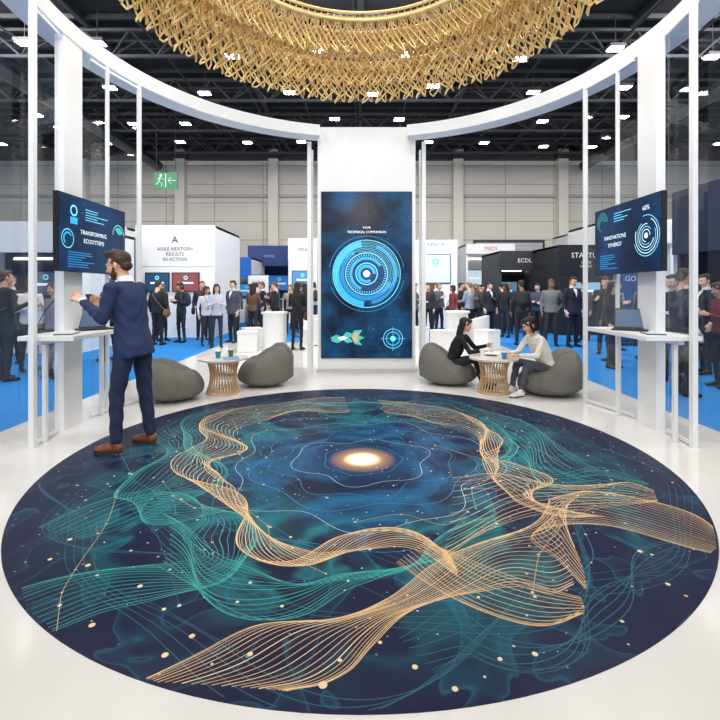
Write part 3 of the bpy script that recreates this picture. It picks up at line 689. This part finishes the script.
def side_frame(sg):
    B=MB()
    pts={k:(sg*math.sqrt(3.2**2-(k-RC)**2)+.03,k) for k in (4.3,4.74,5.28,5.55,6.05)}
    for k,w in ((4.3,.05),(5.55,.035),(6.05,.045)):
        x,y=pts[k]; B.box((x,y,2.12),(w,w,4.24),WHITEM)
    x,y=3.2*sg,5.0
    B.box((x+.02*sg,y,2.12),(.10,.32,4.24),WHITE)
    def panel(k1,k2,z0,z1,):
        p,q=pts[k1],pts[k2]
        B.pane(p,q,z0,z1)
        for z_ in (z0,z1): B.bar((p[0],p[1],z_),(q[0],q[1],z_),.03,.03,WHITEM)
    panel(4.3,4.74,.03,4.19); panel(5.28,5.55,.03,4.19); panel(5.55,6.05,.03,4.19); 
    B.pane((sg*3.62,4.4),(sg*3.62,5.6),.03,4.17)
    for yy in (4.4,5.6): B.box((sg*3.62,yy,2.12),(.03,.03,4.24),WHITEM)
    B.pane((sg*3.2,5.6),(sg*3.62,5.6),.03,4.17)
    B.build('glass_display_frame')
    B=MB(); B.box((sg*3.03,4.93,1.03),(.54,1.16,.045),WHITE); B.box((sg*3.15,4.93,.985),(.06,1.0,.05),WHITEM)
    B.box((sg*3.10,4.45,.48),(.04,.04,.96),WHITEM); B.box((sg*3.10,5.42,.48),(.04,.04,.96),WHITEM)
    B.build('shelf_counter',bevel=.004)
    B=MB(); right=(0,1,0) if sg<0 else (0,-1,0)
    M=frame_m((sg*2.99,5.12,2.09),right,(0,0,1))
    B.box((0,0,-.03),(1.28,.80,.05),BLACK,M); B.box((0,0,-.08),(.3,.3,.08),DGREY,M)
    SM=screenmat('tv_image_%d'%(sg+1),(8,26,58),(20,64,112),(80,180,200),4,.9,seed=3+sg)
    B.quad(-.63,-.39,.63,.39,SM,M,z=-.003)
    if sg<0:
        B.text('TRANSFORMING',.066,EW,M,-.04,.03); B.text('ECOSYSTEMS',.066,EW,M,-.04,-.06)
        B.annulus(-.40,.24,.04,.06,EC,M); B.quad(-.46,.10,-.34,.17,EM,M); B.annulus(.47,.08,.12,.13,EC,M,0,PI); B.annulus(.47,.08,.02,.10,EG,M,.3,2.4)
        for i in range(7): B.quad(-.5,-.20-i*.025,-.5+random.uniform(.2,.5),-.19-i*.025,EB,M)
        for i in range(5): B.quad(-.2,.28-i*.028,-.2+random.uniform(.2,.45),.288-i*.028,EC,M)
        B.annulus(-.50,-.06,.09,.10,EC,M); B.annulus(-.50,-.06,.05,.07,EM,M,.5,4)
        for i in range(7): B.annulus(.42,-.21,.04+i*.018,.045+i*.018,EC if i%2 else EB,M,i*.4,i*.4+4)
    else:
        B.text('INNOVATIONS',.066,EW,M,-.18,.03); B.text('SYNERGY',.066,EW,M,-.18,-.06)
        for i in range(6): B.annulus(.40,-.02,.06+i*.030,.068+i*.030,EC if i%2 else EW,M,i*.7,i*.7+4.6)
        B.text('60%',.07,EW,M,.40,.27); B.annulus(.40,-.02,.0,.03,EW,M)
        for i in range(7): B.quad(-.5,-.18-i*.026,-.5+random.uniform(.15,.4),-.17-i*.026,EB,M)
        for i in range(5): B.annulus(-.45,.24,.03+i*.02,.035+i*.02,EG,M,0,3+i*.4)
        for i in range(4): B.quad(-.2,.30-i*.03,-.2+random.uniform(.15,.35),.308-i*.03,EC,M)
    B.build('wall_mounted_tv',bevel=0)
    B=MB(); ly=5.1 if sg<0 else 5.02; lx=sg*3.0
    AL=pm('laptop_dark_shell',(52,54,60),.35,metal=.5)
    B.box((0,0,.009),(.34,.24,.016),AL); B.box((0,.01,.0185),(.29,.11,.003),BLACK); B.box((0,-.08,.0185),(.10,.06,.002),DGREY)
    M=frame_m((0,.125,.015),(1,0,0),(0,.28,.96)); B.box((0,.115,0),(.34,.23,.008),AL,M); B.quad(-.155,.015,.155,.215,glow('laptop_screen',(60,84,110),.7),M,z=.0046)
    B.build('laptop',(lx,ly,1.0525),math.radians(50 if sg<0 else -35),1.0)
side_frame(-1); side_frame(1)
for sx_,ry in ((-2.98,.3),(2.98,-.3)):
    B=MB(); B.box((0,0,.006),(.17,.25,.009),BLACK); B.quad(-.075,-.115,.075,.115,glow('tablet_screen',(150,170,190),.6),frame_m((0,0,.0),(1,0,0),(0,1,0)),z=.0112); B.build('tablet',(sx_,4.60,1.0515),ry)

# ================================================================= CHANDELIER
B=MB(); ST=pm('golden_straw_cord',(248,214,146),.30,var=.15,scale=4,metal=.15); ST2=pm('golden_cord_dark',(220,176,106),.35,var=.2,scale=4,metal=.15)  # the second cord colour is a darker gold
CC=4.2
def zig(rb,zb,rt,zt,n,ph,r,mat,jit=.03,slant=.0):
    P=[]; m=n*14
    rj=np.random.uniform(-1,1,n+1); zj=np.random.uniform(-1,1,n+1)
    for i in range(m):
        t=i/m; c=i/14.0; w=math.cos(2*PI*c); k=int(c+.5)%n
        w=math.copysign(abs(w)**.75,w); s=(w+1)/2
        ang=2*PI*t+ph+slant*s
        rad=rb+(rt-rb)*s+jit*rj[k]*(1-s)+.06*math.sin(s*PI)
        P.append(((rad)*math.cos(ang),CC+rad*math.sin(ang),zb+(zt-zb)*s+jit*zj[k]*(1-s)))
    B.tube(P,r,mat,6,True)
for tier,(rb,zb,rt,zt) in enumerate(((2.22,4.17,2.00,4.60),(2.05,4.31,1.86,4.74),(1.88,4.45,1.72,4.86),(1.72,4.58,1.58,4.96))):
    for k in range(3):
        zig(rb+random.uniform(-.05,.05),zb+random.uniform(-.02,.05),rt,zt,72,k*.029+tier*.013,.0105,ST if k!=2 else ST2,.04,(.17,-.17,.05)[k])
for r_,z_ in ((2.0,4.61),(1.87,4.75),(1.72,4.87),(1.58,4.97),(1.54,5.02),(1.55,4.93)):
    t=np.arange(160)*2*PI/160; B.tube(np.stack([r_*np.cos(t),CC+r_*np.sin(t),np.full(160,z_)],1),.018,ST,8,True)
for i in range(120):
    t=i*2*PI/120; B.bar((1.56*math.cos(t),CC+1.56*math.sin(t),5.0),(1.98*math.cos(t+.05),CC+1.98*math.sin(t+.05),4.64),.010,.010,ST)
for i in range(6):
    t=i*PI/3+.5; B.cyl((1.6*math.cos(t),CC+1.6*math.sin(t),5.0),(1.6*math.cos(t),CC+1.6*math.sin(t),10.2),.006,.006,DGREY,6)
B.build('woven_ring_chandelier')

# ================================================================= LOUNGE
BG=pm('beanbag_grey_fabric',(108,107,100),.95,var=.10,scale=30,bump=.4)
def beanbag(x,y,yaw,w=.42,hf=.36,hb=.30,occupied=False):
    B=MB(); n,h=48,26; V=[]
    for k in range(h+1):
        ph=-PI/2+PI*(k+.2)/(h+.4)
        for i in range(n):
            t=2*PI*i/n; cx,cy,cz=math.cos(ph)**.7*math.cos(t),math.cos(ph)**.7*math.sin(t),math.sin(ph)
            bk=max(0,min(1,(cy+.45)/1.0)); bk=bk*bk*(3-2*bk)
            top=hf+hb*bk
            if cz<0: z=max(.13+.13*cz,0.0) 
            else: z=.13+(top-.13)*cz**.8
            s=w*(1.0+.07*(1-abs(cz)))
            xx=cx*s; yy=cy*s*1.04 + .10*bk*cz
            if cz>0: z-=.04*math.exp(-((cx)**2+(cy+.25)**2)/.10)*(1.6 if occupied else 1)
            wr=1+.012*math.sin(7*t+9*cz)+.010*math.sin(13*t-6*cz)
            V.append((xx*wr,yy*wr,z+.006*math.sin(9*t+5*cz)*(cz>0)))
    V=np.array(V); rings=[V[k*n:(k+1)*n] for k in range(h+1)]
    B.add(loft_arr(rings),BG,True)
    for j in range(4):
        i=int(n*(j+.5)/4); P=[V[k*n+i]*1.004 for k in range(4,h+1)]; B.tube(P,.006,BG,5)
    B.build('beanbag_chair',(x,y,0),yaw)
beanbag(-2.58,6.24,math.radians(75),.37,.42,.15)
beanbag(-1.50,7.20,math.radians(-65),.39,.46,.22)
beanbag(1.42,7.32,math.radians(70),.41,.40,.27,True)
beanbag(2.76,6.58,math.radians(-80),.41,.38,.30,True)
WOOD=pm('light_oak_wood',(206,172,130),.5,var=.15,scale=12)
def table(x,y):
    B=MB(); TT=pm('table_top_stone',(226,220,210),.35,var=.04,scale=20)
    B.cyl((0,0,.485),(0,0,.51),.35,.355,TT,64); B.cyl((0,0,.47),(0,0,.486),.26,.30,WOOD,48)
    for z_,r in ((.015,.235),(.24,.19),(.455,.225)):
        t=np.arange(48)*2*PI/48; B.tube(np.stack([r*np.cos(t),r*np.sin(t),np.full(48,z_)],1),.012,WOOD,6,True)
    for i in range(30):
        t=i*2*PI/30; P=[]
        for s in np.linspace(0,1,9): r=.235*(1-s)+.225*s-.05*math.sin(s*PI); P.append((r*math.cos(t+.25*s),r*math.sin(t+.25*s),.01+.46*s))
        B.tube(P,.010,WOOD,5)
    B.build('slatted_side_table',(x,y,0))
table(-2.0,6.62); table(1.97,6.66)
def cup(x,y,c,z=.51):
    B=MB(); m=pm('cup_%d_%d'%(c[0],c[2]),c,.4); B.cyl((0,0,0),(0,0,.10),.030,.040,m); B.cyl((0,0,.10),(0,0,.112),.043,.041,pm('cup_lid',(235,235,235),.4)); B.build('coffee_cup',(x,y,z))
cup(2.06,6.46,(60,130,185)); cup(-2.06,6.56,(40,130,170)); cup(1.82,6.72,(235,232,228)); cup(-1.92,6.72,(70,110,90))
B=MB(); B.box((0,0,.004),(.21,.28,.006),pm('brochure_paper',(120,170,205),.5)); B.build('brochure',(-1.86,6.52,.511),.4)
B=MB(); B.box((0,0,.005),(.08,.155,.009),BLACK); B.build('smartphone',(1.98,6.80,.511),1.1)

def drum(x,y,r,h,name='white_drum_table'):
    B=MB(); B.cyl((0,0,0),(0,0,h-.05),r*.86,r*.86,WHITE,40); B.cyl((0,0,h-.05),(0,0,h),r,r,WHITE,40); B.cyl((0,0,0),(0,0,.03),r*.92,r*.92,WHITEM,40); B.build(name,(x,y,0),bevel=.006)
drum(-2.15,11.4,.34,.95); drum(2.55,11.9,.34,.95)
def tub(x,y,yaw):
    B=MB(); n=40; a=np.linspace(-PI*.15,PI*1.15,n); V=[];F=[]
    for t in a:
        hh=.72+.10*math.sin(max(0,min(PI,t)))
        for r,z_ in ((.28,.36),(.28,hh),(.36,hh),(.36,.02)): V.append((r*math.cos(t),r*math.sin(t),z_))
    for i in range(n-1):
        for k in range(4): F.append((i*4+k,i*4+(k+1)%4,(i+1)*4+(k+1)%4,(i+1)*4+k))
    F+=[(0,1,2,3),tuple((n-1)*4+k for k in (3,2,1,0))]
    B.add((np.array(V),F),WHITE,False); B.cyl((0,0,.0),(0,0,.44),.30,.29,WHITE,36); B.build('white_tub_chair',(x,y,0),yaw,bevel=.02)
tub(3.15,12.3,-2.2); tub(-1.35,12.4,-.9)
def cube(x,y,rz,s=.46,h=.50):
    B=MB(); B.box((0,0,h*.45),(s,s,h*.88),WHITE); B.box((0,0,h*.945),(s+.02,s+.02,h*.11),pm('white_leatherette',(232,232,230),.45)); B.box((0,0,.005),(s-.06,s-.06,.01),DGREY); B.build('white_cube_stool',(x,y,0),rz,bevel=.018)
cube(2.05,11.3,.2); cube(-2.85,12.0,.5); cube(1.6,12.3,.1); cube(-2.75,11.1,.15); cube(3.2,11.4,.6)

# ================================================================= BOOTHS
def booth(x,y,w,dp,h,rz,wall,fas,text,tcol,fh=.7,solid=False,screens=(),name='exhibition_booth',ts=.35,sub=None,inner=None,counter=True):
    B=MB(); mw=pm('panel_%d_%d_%d'%tuple(wall),wall,.5,var=.02); mf=pm('panel_%d_%d_%d'%tuple(fas),fas,.5,var=.02); mt=pm('letter_%d_%d_%d'%tuple(tcol),tcol,.5,var=.01)
    mi=pm('panel_%d_%d_%d'%tuple(inner),inner,.5,var=.02) if inner else mw
    B.box((0,dp-.05,h/2),(w,.1,h),mi)
    for s in (-1,1): B.box((s*(w/2-.05),dp/2,h/2),(.1,dp-.2,h),mw)
    B.box((0,dp/2,h-.04),(w,dp-.2,.08),mw)
    B.box((0,.05,h-fh/2),(w+.02,.12,fh),mf)
    M=frame_m((0,-.012,h-fh/2),(1,0,0),(0,0,1))
    B.text(text,ts,mt,M,0,.0 if not sub else ts*.6)
    if sub:
        for i,s_ in enumerate(sub): B.text(s_,ts*.5,mt,M,0,-ts*(.35+.55*i))
    if solid: B.box((0,.05,(h-fh)/2),(w,.1,h-fh),mw)
    else:
        B.box((0,dp-.12,h-.35-fh*.4),(w*.8,.04,.06),glow('booth_led_strip',(255,250,240),4.0))
        if counter:
            B.box((w*.15,.55,.52),(w*.35,.5,1.0),mw); B.box((w*.15,.55,1.04),(w*.38,.56,.05),WHITE)
    for (sx,sz,sw,sh,c) in screens:
        yy=-.02 if solid else dp-.14
        Ms=frame_m((sx,yy,sz),(1,0,0),(0,0,1)); B.box((0,0,0),(sw+.06,sh+.06,.05),BLACK,Ms); B.quad(-sw/2,-sh/2,sw/2,sh/2,glow('bs_%d_%d_%d'%tuple(c),c,.8),Ms,z=.027)
        B.quad(-sw*.3,-sh*.1,sw*.3,sh*.0,EW,Ms,z=.029); B.annulus(0,sh*.25,sh*.06,sh*.12,EC,Ms,z=.029)
    B.build(name,(x,y,0),rz)
W_=(238,239,240)
booth(-5.85,14.3,2.5,3,3.55,0,W_,W_,'A',(40,44,50),fh=1.3,solid=True,screens=((-.55,1.75,.7,.55,(30,60,90)),(.35,1.75,.8,.55,(120,60,60))),ts=.30,sub=['AGILE NEXTGEN','RESULTS','IN ACTION'])
booth(-8.6,10.2,3.9,3.2,3.05,0,W_,W_,'OOS',(40,70,140),fh=.7,screens=((-.6,1.7,1.1,.7,(40,60,90)),(1.1,1.7,.7,.9,(130,150,170))),ts=.42,inner=(90,94,104))
booth(-9.6,15.0,3.6,3.0,3.6,0,W_,W_,'SOLAR GRID',(40,90,160),fh=.7,ts=.3,screens=((0,1.9,1.4,.9,(60,130,180)),))
booth(-5.75,20.0,1.8,3,2.95,0,(235,238,240),(24,96,184),'BRICS',(240,244,248),fh=.9,ts=.36,screens=((0,1.5,1.0,.6,(60,140,200)),))
booth(-4.5,22.4,2.1,3,3.7,0,(32,56,110),(26,50,110),'nova',(120,150,200),fh=1.0,ts=.28,screens=((0,1.9,1.2,.8,(50,120,190)),),inner=(40,80,150))
booth(-2.6,20.5,1.3,2.5,3.85,0,W_,W_,'imx',(90,94,100),fh=1.0,ts=.28,solid=True,screens=((0,2.0,.9,.7,(70,120,160)),))
booth(3.0,18.0,1.75,2.8,3.5,0,W_,W_,'RIENTH',(50,110,150),fh=.4,ts=.20,solid=True,screens=((0,2.35,1.15,1.1,(176,206,222)),))
booth(6.5,22.5,2.4,3,3.8,0,W_,W_,'MEDI',(200,52,52),fh=.5,ts=.28,screens=((0,2.2,1.4,.8,(200,210,220)),))
booth(6.3,17.3,1.9,2.6,3.0,0,(60,62,68),(44,46,54),'ECDL',(230,232,236),fh=.75,ts=.22,screens=((0,1.5,1.1,.7,(90,140,170)),))
booth(7.5,15.0,1.8,2.6,3.0,0,(34,36,42),(28,30,36),'STARTUP',(235,236,240),fh=1.0,ts=.24,solid=True,sub=['CODE','HACKS'],screens=((0,1.5,.9,.5,(120,150,170)),))
booth(9.6,15.4,2.3,3,3.9,0,W_,W_,'LUMEN',(60,64,72),fh=.8,ts=.30,screens=((0,2.0,1.2,.8,(90,140,190)),))
booth(6.85,6.6,6.6,4,3.62,math.radians(-90),(24,32,62),(20,30,64),'FUTURE TECH',(236,240,246),fh=1.35,ts=.50,screens=((-2.2,1.5,1.0,.7,(60,120,190)),(0,1.5,1.2,.8,(90,150,200)),(2.0,1.5,1.0,.7,(60,120,190))),inner=(110,124,160),counter=False)
booth(12.8,12.6,3.4,3,3.4,0,W_,(24,60,120),'DATAFLOW',(240,240,244),fh=.7,ts=.35,screens=((0,1.8,1.4,.8,(60,130,180)),))
booth(12.5,20.5,5,3,4.2,0,(220,222,226),W_,'ORBITAL',(60,64,80),fh=.8,ts=.4,screens=((0,2.0,2.0,1.1,(60,100,150)),))
booth(-13,20.5,6,3,4.0,0,(226,228,230),W_,'HELIX',(30,60,110),fh=.9,ts=.4,screens=((0,2.0,2.0,1.1,(60,100,150)),))
booth(1.6,24.0,6.0,3,3.3,0,(228,230,232),(226,228,230),'INNOVATION PLAZA',(70,80,100),fh=.6,ts=.26,screens=((-1.5,1.8,1.4,.8,(60,110,160)),(1.5,1.8,1.4,.8,(110,160,190))))
for x,y,c,t in ((7.3,12.2,(40,70,140),'GO'),(-4.25,18.9,(230,232,234),'EXPO')):
    B=MB(); B.box((0,0,.04),(.9,.22,.08),DGREY); B.box((0,0,1.1),(.85,.012,2.05),pm('banner_%d'%c[0],c,.6)); B.box((0,0,2.13),(.87,.03,.03),DGREY)
    B.text(t,.2,pm('banner_txt_%d'%c[2],(240,240,240) if c[0]<200 else (40,60,90),.6),frame_m((0,-.008,1.8),(1,0,0),(0,0,1))); B.build('rollup_banner',(x,y,0),0)

# exit sign
B=MB(); GR=glow('exit_green',(14,112,66),.45)
B.box((0,0,0),(1.12,.08,.78),GR); XW=glow('exit_white',(225,240,230),.6); Me=frame_m((0,-.045,0),(1,0,0),(0,0,1))
B.annulus(-.22,.24,0,.06,XW,Me,n=16)
for p,q,w in (((-.24,.16),(-.30,-.04),.09),((-.30,-.04),(-.16,-.14),.06),((-.16,-.14),(-.20,-.30),.05),((-.30,-.04),(-.42,-.18),.06),((-.42,-.18),(-.50,-.14),.05),((-.26,.14),(-.08,.06),.045),((-.26,.14),(-.42,.04),.045)):
    B.bar((p[0],-.048,p[1]),(q[0],-.048,q[1]),w,.012,XW)
B.bar((.48,-.048,0),(.14,-.048,0),.06,.012,XW); B.bar((.12,-.048,0),(.26,-.048,.15),.05,.012,XW); B.bar((.12,-.048,0),(.26,-.048,-.15),.05,.012,XW); B.box((.0,-.045,0),(.03,.01,.6),XW)
for s in (-.45,.45): B.cyl((s,0,.39),(s,0,3.35),.012,.012,DGREY,6)
B.build('exit_sign',(-9.1,21.2,6.62))

# ================================================================= LIGHTS, WORLD, CAMERA
def area(name,loc,rot,sx,sy,e,c=(1,.985,.96)):
    l=bpy.data.lights.new(name,'AREA'); l.shape='RECTANGLE'; l.size=sx; l.size_y=sy; l.energy=e; l.color=c
    o=bpy.data.objects.new(name,l); o.location=loc; o.rotation_euler=rot; scene.collection.objects.link(o); return o
for x in (-6,0,6):
    for y in (-3,3.5,9.5): area('ceiling_light_bank',(x,y,9.0),(0,0,0),2.5,1.0,262)
for x in (-12,0,12): area('added_back_wall_fill',(x,11.6,9.6),(math.radians(52),0,0),6,1,1150)  # added fill lamps above the view, tilted to brighten the back wall
for x,y in ((-2.2,2.5),(0.05,1.62),(2.3,2.5)):
    o=area('added_chandelier_fill',(x,y,4.14),(0,0,0),.22,.22,44,(1,.95,.86))  # added out-of-view lamp brightening the chandelier and tower front, not a fitting
    d=Vector((x*.15,6.6,4.35))-Vector((x,y,4.14)); o.rotation_euler=d.to_track_quat('-Z','Y').to_euler()
w=bpy.data.worlds.new('World'); scene.world=w; w.use_nodes=True
w.node_tree.nodes['Background'].inputs[0].default_value=(.96,.97,1,1); w.node_tree.nodes['Background'].inputs[1].default_value=1.1
cam=bpy.data.cameras.new('Camera'); co=bpy.data.objects.new('Camera',cam); scene.collection.objects.link(co); scene.camera=co
co.location=(0,0,1.5); co.rotation_euler=(PI/2,0,0); cam.sensor_width=36; cam.lens=22.6; cam.shift_y=-70/720; cam.clip_end=200; cam.clip_start=.05
